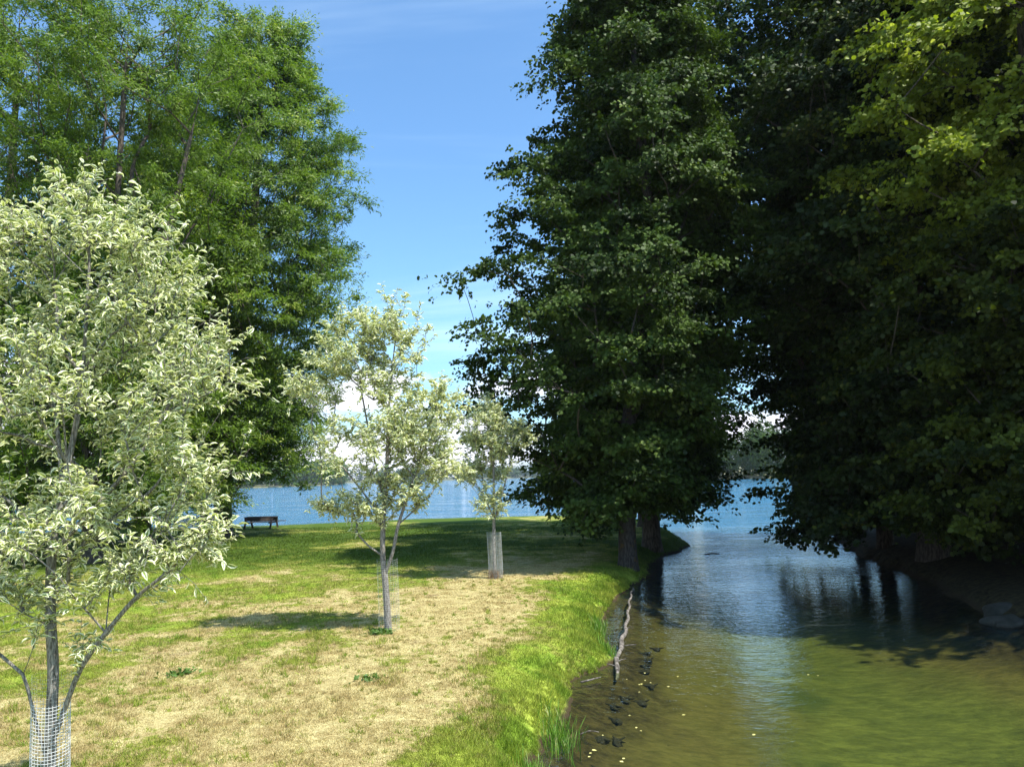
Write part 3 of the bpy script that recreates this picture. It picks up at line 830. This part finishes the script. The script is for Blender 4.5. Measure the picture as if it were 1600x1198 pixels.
GY = 'young trees with white edged leaves in wire guards'
young_tree('largest and nearest white edged young tree, rising from a square mesh guard', (-4.0, 6.9),
    [[(-4.02, 6.9, 1.35), (-4.02, 6.9, 1.95), (-4.08, 6.92, 2.45), (-4.07, 6.9, 3.0), (-3.98, 6.9, 3.6), (-3.9, 6.95, 4.4), (-3.85, 6.9, 5.3)],
     [(-4.02, 6.9, 1.15), (-4.13, 6.86, 1.55), (-4.22, 6.8, 1.95), (-4.38, 6.75, 2.12), (-4.62, 6.7, 2.3), (-4.95, 6.7, 2.6)],
     [(-4.22, 6.8, 1.93), (-4.12, 6.75, 2.15), (-4.05, 6.7, 2.35)],
     [(-4.0, 6.9, 1.35), (-3.86, 6.86, 1.72), (-3.72, 6.8, 2.0), (-3.5, 6.75, 2.28), (-3.22, 6.7, 2.58), (-2.92, 6.65, 2.80), (-2.62, 6.6, 3.1)],
     [(-4.07, 6.9, 3.0), (-4.4, 6.8, 3.4), (-4.9, 6.7, 3.8)],
     [(-4.07, 6.9, 2.95), (-3.7, 7.0, 3.4), (-3.3, 7.0, 3.9), (-3.0, 7.0, 4.5)],
     [(-4.0, 6.9, 3.4), (-4.2, 7.1, 4.1), (-4.4, 7.1, 5.0)]],
    0.050,
    [((-4.0, 6.9, 4.7), (1.15, 1.0, 1.15), 125), ((-3.15, 6.9, 4.3), (.62, .8, .95), 44), ((-4.9, 6.9, 4.6), (.9, .9, 1.2), 66),
     ((-3.2, 6.8, 3.35), (.75, .7, .45), 32), ((-4.1, 6.8, 3.3), (.9, .8, .45), 38), ((-4.0, 6.9, 5.95), (.75, .6, .42), 38),
     ((-3.15, 6.9, 5.2), (.45, .5, .55), 20), ((-4.35, 6.8, 2.62), (.6, .5, .22), 30), ((-3.5, 6.8, 2.72), (.5, .4, .2), 16), ((-2.75, 6.7, 3.0), (.35, .35, .24), 16),
     ((-4.9, 6.8, 5.8), (.6, .5, .5), 26), ((-3.7, 6.75, 2.1), (.16, .16, .08), 3), ((-3.4, 6.8, 5.75), (.4, .4, .3), 8), ((-2.65, 6.9, 4.5), (.28, .5, .6), 16), ((-2.7, 6.8, 3.65), (.35, .5, .3), 14), ((-4.7, 6.8, 3.4), (.5, .5, .5), 16)],
    0.072, 31, 5, 8, GY, (.14, .38))
young_tree('middle white edged young tree, forked grey stem in thin netting at the lawn centre', (-2.62, 16.0),
    [[(-2.66, 16, 1.3), (-2.72, 16, 2.0), (-2.7, 16, 2.7), (-2.62, 16, 3.8), (-2.55, 16, 5.2), (-2.4, 16, 6.6)],
     [(-2.66, 16, 1.65), (-2.5, 15.9, 2.05), (-2.38, 15.9, 2.6), (-2.1, 15.9, 3.4), (-1.8, 15.9, 4.3)],
     [(-2.68, 16, 1.95), (-3.0, 15.9, 2.2), (-3.3, 15.9, 2.55)],
     [(-2.7, 16, 2.7), (-3.2, 15.9, 3.4), (-3.8, 15.8, 4.2)],
     [(-2.68, 16, 3.0), (-2.95, 16.1, 4.2), (-3.2, 16.1, 5.6)]],
    0.064,
    [((-3.3, 16, 6.1), (.85, .8, 1.0), 105), ((-2.5, 16, 6.5), (.75, .7, 1.0), 85), ((-2.0, 16, 5.0), (.95, .9, .85), 110), ((-4.05, 16, 5.5), (.7, .7, .7), 60),
     ((-2.9, 16, 4.2), (1.3, 1.1, .8), 130), ((-1.65, 16, 4.1), (.65, .8, .75), 65), ((-3.6, 16, 2.95), (.65, .6, .36), 45), ((-2.5, 16, 3.1), (.8, .7, .55), 65), ((-1.25, 16, 5.0), (.45, .5, .5), 30)],
    0.10, 32, 4, 8, GY, (.12, .36))
young_tree('smallest and farthest white edged young tree, slim stem in a grey netting tube', (-0.66, 23.6),
    [[(-0.68, 23.6, 1.3), (-0.66, 23.6, 2.2), (-0.64, 23.6, 3.2), (-0.62, 23.6, 4.4), (-0.6, 23.6, 5.3)],
     [(-0.67, 23.6, 2.1), (-0.45, 23.5, 2.8), (-0.2, 23.5, 3.6)], [(-0.67, 23.6, 2.3), (-1.0, 23.5, 3.0), (-1.4, 23.5, 3.7)]],
    0.05,
    [((-0.9, 23.6, 5.0), (.85, .8, .85), 100), ((-0.15, 23.6, 4.7), (.75, .7, .65), 70), ((-1.35, 23.6, 3.75), (.75, .7, .55), 60), ((-0.75, 23.6, 2.65), (.55, .45, .40), 42),
     ((-0.6, 23.6, 3.6), (.7, .6, .6), 45), ((-0.75, 23.6, 5.5), (.5, .5, .45), 24), ((-0.2, 23.6, 3.1), (.4, .4, .25), 14)],
    0.105, 33, 4, 8, GY, (.12, .34))

def guard(label, base, rad, h, nv, nh, wr, mat, seed, net_h=0.0):
    r = np.random.default_rng(seed)
    bz = float(ground_z(np.array([base[0]]), np.array([base[1]]))[0])
    root = empty('tree_guard', (base[0], base[1], bz))
    tag(root, label, 'tree guard', 'mesh guards around the young trees')
    def pt(a, z):
        rr = rad * (1 + .05 * math.sin(2 * a + seed) + .03 * math.sin(3 * a + z * 3))
        return (rr * math.cos(a) - .02 * z, rr * math.sin(a), z + .012 * math.sin(a * 2 + seed))
    mb = MB()
    for i in range(nv):
        a = i * 2 * math.pi / nv
        mb.tube([pt(a, z) for z in np.linspace(0, h, 6)], [wr] * 6, 4, cap=False)
    for k in range(nh):
        z = h * (k + .5) / nh
        mb.tube([pt(a, z) for a in np.linspace(0, 2 * math.pi, 31)], [wr] * 31, 4, cap=False)
    mb.build('wire_mesh', mat, root)
    if net_h:
        mb = MB()
        for i in range(16):
            a = i * 2 * math.pi / 16
            mb.tube([pt(a, z) for z in np.linspace(h, h + net_h, 4)], [wr * .35] * 4, 3, cap=False)
        for k in range(7):
            z = h + net_h * (k + 1) / 7
            mb.tube([pt(a, z) for a in np.linspace(0, 2 * math.pi, 25)], [wr * .35] * 25, 3, cap=False)
        mb.build('netting_collar', M_NET, root)
    return root
guard('white square wire mesh tube round the nearest young tree', (-4.0, 6.9), 0.142, 1.17, 32, 42, 0.0019, M_WIRE, 1, .22)
guard('faint netting tube round the forked middle young tree', (-2.60, 16.0), 0.20, 1.40, 22, 34, 0.0009, M_NET, 2)
guard('grey netting tube round the farthest young tree', (-0.64, 23.6), 0.21, 1.35, 30, 40, 0.0021, M_NET, 3)

# ------------------------------------------------------------------ picnic tables and cloth
def picnic_table(label, loc, rz, mat, ln=2.0):
    gz = float(ground_z(np.array([loc[0]]), np.array([loc[1]]))[0])
    root = empty('picnic_table', (loc[0], loc[1], gz))
    tag(root, label, 'picnic table', 'wooden picnic tables on the lake shore')
    mb = MB()
    for k in range(5): mb.box((0, (k - 2) * .152, .76), (ln, .142, .04))
    mb.box((0, .36, .62), (ln - .1, .035, .24)); mb.box((0, -.36, .62), (ln - .1, .035, .24))
    mb.build('tabletop', mat, root)
    for s in (-1, 1):
        mb = MB()
        for k in (0, 1): mb.box((.34, s * (.66 + k * .14), .45), (ln + .05, .13, .045))
        mb.build('bench', mat, root)
    for sx in (-1, 1):
        mb = MB(); mb.box((sx * (ln / 2 - .25), 0, .39), (.045, 1.56, .09)); mb.build('crossbar', mat, root)
        for sy in (-1, 1):
            mb = MB(); mb.box((sx * (ln / 2 - .18), sy * .52, .36), (.10, .10, .82), rx=sy * .52)
            mb.build('leg', mat, root)
    root.rotation_euler = (0, 0, rz)
    return root
picnic_table('dark wooden picnic table right of the willow trunk at the waterside', (-17.05, 52.5), RAD(-3), M_WOOD, 2.1)
picnic_table('brown wooden picnic table under the white cloth left of the willow trunk', (-22.9, 54.2), RAD(8), M_WOODB, 2.6)
mb = MB()   # pleated white cloth hanging over one end of that table
n = 44; Pv = []; 
cxy = np.array([-22.25, 54.0]); gz = float(ground_z(np.array([cxy[0]]), np.array([cxy[1]]))[0])
path = [(-.80, .22), (-.62, .40), (-.47, .62), (-.42, .80), (-.38, .835), (0, .84), (.38, .835), (.42, .80), (.50, .45), (.58, .15)]
for i in range(n + 1):
    u = i / n * 1.7 - .85
    for (b, z) in path:
        fold = .045 * math.sin(u * 19) * (1 - min(1, max(0, (z - .3) / .5)))
        Pv.append((cxy[0] + u + fold * .3, cxy[1] + b + fold - .05 * abs(u), gz + z + .01 * math.sin(u * 7)))
m = len(path); F = []
for i in range(n):
    for k in range(m - 1): F.append([i * m + k, (i + 1) * m + k, (i + 1) * m + k + 1, i * m + k + 1])
mb.add(Pv, F); c = recentre(mb.build('cloth', M_CLOTH, smooth=True))
sm = c.modifiers.new('thick', 'SOLIDIFY'); sm.thickness = .004
tag(c, 'pleated white cloth draped over the brown picnic table', 'cloth')

# ------------------------------------------------------------------ bank details
def blob(mb, c, s, seed, n=10, rough=.18):
    r = np.random.default_rng(seed); V = []; F = []
    m = n * 2
    k1 = r.normal(size=(5, 3)); ph = r.uniform(0, 6, 5)
    for i in range(n + 1):
        th = math.pi * i / n
        for j in range(m):
            p = 2 * math.pi * j / m
            d = np.array([math.sin(th) * math.cos(p), math.sin(th) * math.sin(p), math.cos(th)])
            q = 1 + rough * sum(math.sin(1.6 * float(d @ k1[a]) * (1 + a * .6) + ph[a]) for a in range(5)) / 2.2
            V.append(np.array(c) + d * np.array(s) * q)
    for i in range(n):
        for j in range(m):
            F.append([i * m + j, (i + 1) * m + j, (i + 1) * m + (j + 1) % m, i * m + (j + 1) % m])
    mb.add(V, F)
# grey half sunken log along the bank
root = empty('fallen_log', (1.65, 14.3, -.05)); tag(root, 'pale weathered log lying half sunk along the grassy bank', 'log')
mb = MB()
lp = smooth_path([(1.66, 13.95, -.05), (1.80, 14.85, .03), (2.02, 16.0, .055), (2.34, 17.6, .05), (2.66, 19.4, .05), (3.10, 22.0, .04), (3.55, 24.4, .0)], .22)
lp[:, 0] += .025 * np.sin(np.arange(len(lp)) * .9)
r = np.random.default_rng(5)
lp[:, 2] += r.normal(size=len(lp)) * .006
mb.tube(lp, np.interp(np.arange(len(lp)), [0, 4, len(lp) - 1], [.026, .046, .026]) * (1 + .18 * r.normal(size=len(lp))), 10)
mb.build('trunk', M_LOG, root, True, True)
for k, (i0, dx, dy, dz, ln) in enumerate([(4, .9, .5, .15, .22), (9, .9, -.2, .15, .30), (3, -.8, .3, .2, .2), (17, .8, .4, .3, .16)]):
    d = np.array([dx, dy, dz]); d = d / np.linalg.norm(d) * ln
    mb = MB(); p0 = lp[i0]; mb.tube([p0, p0 + d * .5 + np.array([0, 0, .01]), p0 + d], [.012, .009, .005], 6)
    mb.build('branch_stub', M_LOG, root, True, True)
# small sticks on the mud and afloat
def stick(pts, r0, label, mat=M_LOG):
    mb = MB(); P = smooth_path(pts, .06)
    mb.tube(P, np.linspace(r0, r0 * .55, len(P)), 6)
    tag(recentre(mb.build('stick', mat, smooth=True)), label, 'stick')
stick([(1.02, 13.55, .03), (1.2, 13.62, .05), (1.38, 13.8, .04)], .018, 'short pale stick on the mud at the near end of the log')
stick([(.78, 10.95, .015), (.92, 11.05, .03), (1.05, 11.02, .02)], .009, 'thin bent stick floating beside the reeds of the near bank')
stick([(7.95, 33.4, .0), (8.3, 33.5, .03), (8.6, 33.45, .0)], .028, 'dark stick floating mid inlet off the lawn tip', M_STUMP)

# rows of old sunken stakes
for k, (x, y) in enumerate([(.82, 10.0), (.98, 10.55), (1.08, 11.15), (1.28, 11.65), (1.42, 12.25), (1.5, 12.85), (1.68, 13.35), (2.0, 13.75), (2.15, 14.35), (2.3, 15.0), (2.42, 15.6), (2.62, 16.3), (2.75, 16.9), (2.95, 17.7)]):
    r = np.random.default_rng(100 + k); x += r.normal() * .06; y += r.normal() * .12
    z = float(ground_z(np.array([x]), np.array([y]))[0])
    mb = MB(); blob(mb, (x, y, z + .01), (.06 + .05 * r.random(), .07 + .08 * r.random(), .05), 100 + k, 8, .22)
    for q in range(3):
        a = r.uniform(0, 6.28); mb.tube([(x, y, z + .03), (x + .16 * math.cos(a), y + .16 * math.sin(a), z + .05)], [.03, .008], 5)
    tag(recentre(mb.build('sunken_stump', M_STUMP, smooth=True)), 'dark rotten stump under the clear water off the near bank', 'stump', 'sunken stumps in a row off the bank')

# stones
def rock(c, s, seed, label):
    mb = MB(); blob(mb, c, s, seed, 14, .22); tag(recentre(mb.build('boulder', M_ROCK, smooth=True)), label, 'rock')
rock((11.4, 18.4, .02), (.8, .5, .30), 1, 'largest shaded boulder at the foot of the right bank')
rock((10.6, 17.3, .02), (.5, .35, .18), 2, 'flat shaded boulder in the shallows off the right bank')
rock((-28.0, 56.2, .5), (1.1, .6, .5), 3, 'low grey boulder on the far lawn edge left of the cloth')
# scattered yellow leaves on the water
tl = np.array([(0, 0, 0), (.5, .5, .05), (1, 0, 0), (.5, -.5, .05)], float)
r = np.random.default_rng(77)
for k in range(26):
    y = r.uniform(9.3, 14.5); x = .55 + (y - 9.3) * .28 + abs(r.normal()) * (.5 if k < 17 else 3.0)
    a = r.uniform(0, 6.28); L = r.uniform(.035, .065)
    ca, sa = math.cos(a), math.sin(a)
    Vv = [(L * (p[0] * ca - p[1] * .7 * sa), L * (p[0] * sa + p[1] * .7 * ca), .004 + L * p[2]) for p in tl]
    mb = MB(); mb.add(Vv, [[0, 1, 2, 3]]); o = mb.build('floating_leaf', M_FLOAT); o.location = (x, y, 0)
    tag(o, 'small yellow leaf floating on the near water', 'leaf', 'fallen leaves floating by the near bank')

# duck
root = empty('duck', (24.1, 94.0, 0)); tag(root, 'small brown duck swimming far out on the lake', 'duck')
mb = MB(); blob(mb, (0, 0, .08), (.26, .12, .11), 5, 8, .04)
mb.tube([(-.16, 0, .13), (-.22, 0, .2), (-.24, 0, .26)], [.05, .045, .05], 8); blob(mb, (-.25, 0, .28), (.065, .05, .05), 6, 8, .02)
mb.tube([(.2, 0, .12), (.33, 0, .19)], [.06, .02], 8)
mb.build('body', M_DUCK, root, True)
mb = MB(); mb.box((-.335, 0, .27), (.07, .035, .018)); mb.build('bill', M_BILL, root)
for s in (-1, 1):
    mb = MB(); blob(mb, (.08, s * .10, .10), (.16, .035, .07), 9, 8, .02); mb.build('wing', M_DUCKW, root, True)

# ------------------------------------------------------------------ low plants
def tuft(name, label, cat, group, c, n, h, spread, seed, mat=M_REED, w=.006, zc=None):
    r = np.random.default_rng(seed)
    pos = np.c_[c[0] + r.normal(size=n) * spread[0], c[1] + r.normal(size=n) * spread[1], np.zeros(n)]
    pos[:, 2] = np.maximum(ground_z(pos[:, 0], pos[:, 1]) - .01, -.12)
    d = r.normal(size=(n, 3)) * .22; d[:, 2] = 1
    L = h * r.uniform(.5, 1.2, n)
    # three-segment bending blades
    T = (np.array([(0, .5, 0), (.35, .5, .02), (.7, .35, .09), (1, 0, .24), (.7, -.35, .09), (.35, -.5, .02), (0, -.5, 0)], float), [[0, 1, 5, 6], [1, 2, 4, 5], [2, 3, 4]])
    nm = r.normal(size=(n, 3)); nm[:, 2] = 0
    o = leaves(name, pos, d, nm, L, np.full(n, w * 2), T, mat, None, None, r)
    tag(recentre(o), label, cat, group)
GR = 'reed tufts along the lawn bank'
tuft('reed_tuft', 'upright reed tuft in the water nearest the camera, at the bottom of the lawn bank', 'reeds', GR, (.12, 9.55), 200, .26, (.10, .16), 1)
tuft('reed_tuft', 'dense green reed tuft standing beside the thin bent stick', 'reeds', GR, (.50, 10.95), 300, .27, (.11, .36), 2)
tuft('reed_tuft', 'sparse reed tuft between the bank and the middle of the log', 'reeds', GR, (1.80, 17.7), 170, .38, (.08, .22), 3)
tuft('reed_tuft', 'thin reed tuft between the bank and the near end of the log', 'reeds', GR, (1.72, 15.6), 120, .26, (.07, .22), 4)
GP = 'broad leaved weeds in the dry lawn'
def rosette(c, n, spread, L, seed, label, name='lawn_weed', mat=M_CLOTHL, group=GP, cat='weed'):
    r = np.random.default_rng(seed)
    pos = np.c_[c[0] + r.normal(size=n) * spread, c[1] + r.normal(size=n) * spread, np.zeros(n)]
    pos[:, 2] = ground_z(pos[:, 0], pos[:, 1]) + .01
    d = r.normal(size=(n, 3)); d[:, 2] = r.uniform(.1, .9, n)
    o = leaves(name, pos, d, orient(n, .5, None, r), L * r.uniform(.6, 1.2, n), L * .45 * np.ones(n), LEAF_SIMPLE, mat, None, None, r)
    tag(recentre(o), label, cat, group)
rosette((-5.43, 12.8), 90, .13, .10, 1, 'green leafy weed alone in the dry grass left of the lawn centre')
rosette((-2.75, 15.75), 160, .12, .11, 2, 'leafy weed at the foot of the forked young tree')
rosette((-2.3, 12.2), 60, .12, .08, 4, 'faint weed patch in the dry lawn below the forked young tree')
tuft('dry_tuft', 'reddish brown dry grass caught inside the farthest netting tube', 'grass tuft', None, (-0.66, 23.55), 240, .30, (.08, .08), 9, M_DRY, .006)

# grass blades
def grass(n, ymin, ymax, h, name, label, seed, edge=False, clump=0):
    r = np.random.default_rng(seed)
    u = r.random(n); y = ymin * (ymax / ymin) ** u if not edge else r.uniform(ymin, ymax, n)
    xr = np.interp(y, LAWN[3:27, 1], LAWN[3:27, 0])
    xl = -.72 * y - .6 if not edge else 0
    x = (xr - np.abs(r.normal(size=n)) * .30 + .02) if edge else xl + (xr - xl) * r.random(n)
    if clump:
        sp = r.uniform(.015, .06, n)
        x = np.repeat(x, clump) + r.normal(size=n * clump) * np.repeat(sp, clump)
        y = np.repeat(y, clump) + r.normal(size=n * clump) * np.repeat(sp, clump)
        gb = np.repeat(r.normal(size=n) * .55 + .15, clump); n = n * clump
    d = shore(x, y)
    k = d > 0.0; x, y, d = x[k], y[k], d[k]; n = len(x)
    g = greenness(x, y, d)
    if clump: g = g + gb[k]
    nse = .5 + .5 * wavy(x, y, 3.0, 2)
    hh = h * r.uniform(.4, 1.2, n) * (.5 + .6 * np.clip(g, 0, 1.2)) * (.6 + .8 * nse)
    z = ground_z(x, y, d) - .004
    pos = np.c_[x, y, z]
    dr = r.normal(size=(n, 3)) * (.38 if edge else .55); dr[:, 2] = 1
    nm = r.normal(size=(n, 3)); nm[:, 2] = 0
    w = .0035 + .00055 * y
    T = (np.array([(0, .5, 0), (1, 0, .22), (0, -.5, 0)], float), [[0, 1, 2]])
    me = leaves(name, pos, dr, nm, hh, w * r.uniform(.7, 1.3, n), T, M_BLADE, None, None, r)
    a = me.data.attributes.new('green', 'FLOAT', 'POINT'); a.data.foreach_set('value', np.repeat(g, 3).astype(np.float32))
    tag(me, label, 'grass', None, 'stuff')
M_BLADE = blade_mat()
grass(600000, 7.0, 52.0, .062, 'lawn_grass', 'short dry and green grass blades over the lawn', 51)
grass(5200, 7.0, 24.0, .085, 'grass_clumps', 'coarser grass tufts scattered through the mown lawn', 53, False, 26)
grass(50000, 8.5, 25.0, .075, 'bank_grass', 'longer bright green grass hanging over the bank', 52, True)

# ------------------------------------------------------------------ far woods
def wood(name, label, pts, back, n, hh, face, per, seed, mat):
    r = np.random.default_rng(seed)
    P = np.array(pts, float); seg = np.linalg.norm(np.diff(P, axis=0), axis=1); cum = np.r_[0, np.cumsum(seg)]
    u = r.uniform(0, cum[-1], n); bx = np.interp(u, cum, P[:, 0]); by = np.interp(u, cum, P[:, 1])
    t = r.random(n) ** 1.5 * .5 + .01
    cx_ = bx + back[0] * t; cy_ = by + back[1] * t
    H = hh * r.uniform(.75, 1.15, n); R = H * r.uniform(.26, .38, n)
    q = r.normal(size=(n, per, 3)); q /= np.linalg.norm(q, axis=2)[:, :, None]
    lump = 1 + .16 * np.sin(q[:, :, 0] * 5 + q[:, :, 2] * 7 + r.uniform(0, 6, (n, 1))) + .10 * r.normal(size=(n, per))
    c = np.stack([cx_, cy_, .8 + t * 5 + H * .54], 1)
    sc = np.stack([R, R, H * .50], 1)
    pos = c[:, None, :] + q * sc[:, None, :] * lump[:, :, None]
    nm = q + r.normal(size=q.shape) * .55
    dr = r.normal(size=q.shape)
    m = n * per
    nm = nm.reshape(-1, 3); nm /= np.linalg.norm(nm, axis=1)[:, None]
    L = face * r.uniform(.6, 1.3, m)
    tint = np.clip(np.repeat(r.random(n), per) * .7 + r.random(m) * .3, 0, 1)
    o = leaves(name, pos.reshape(-1, 3), dr.reshape(-1, 3), nm, L, L * .8, LEAF_NARROW, mat, None, tint, r)
    tag(o, label, 'wood', None, 'stuff')
wood('far_wood', 'sunlit green wood on the far shore between the dark trees', s1, (40, 200), 150, 17, 1.0, 900, 61, M_FAR)
wood('far_wood', 'hazy blue green wood on the left far shore behind the young trees', s2, (-120, 250), 520, 21, 2.8, 130, 62, M_FAR)
wood('far_wood', 'thin hazy wood line on the most distant shore', s3, (0, 300), 420, 19, 3.2, 90, 63, M_FAR)

# ------------------------------------------------------------------ haze
hm, nt, out = mat_new('haze_air')
pv = nt.nodes.new('ShaderNodeVolumePrincipled')
pv.inputs['Color'].default_value = (0.80, 0.88, 1.0, 1)
pv.inputs['Density'].default_value = 0.00012
pv.inputs['Anisotropy'].default_value = 0.2
nt.links.new(pv.outputs[0], out.inputs['Volume'])
mb = MB(); mb.add([(x, y, z) for x in (-4200, 4200) for y in (-4200, 4400) for z in (-4.2, 42)],
       [[0, 1, 3, 2], [4, 6, 7, 5], [0, 4, 5, 1], [2, 3, 7, 6], [0, 2, 6, 4], [1, 5, 7, 3]])
haze = mb.build('haze', hm)
tag(haze, 'thin blue summer haze over the lake', None, None, 'stuff')
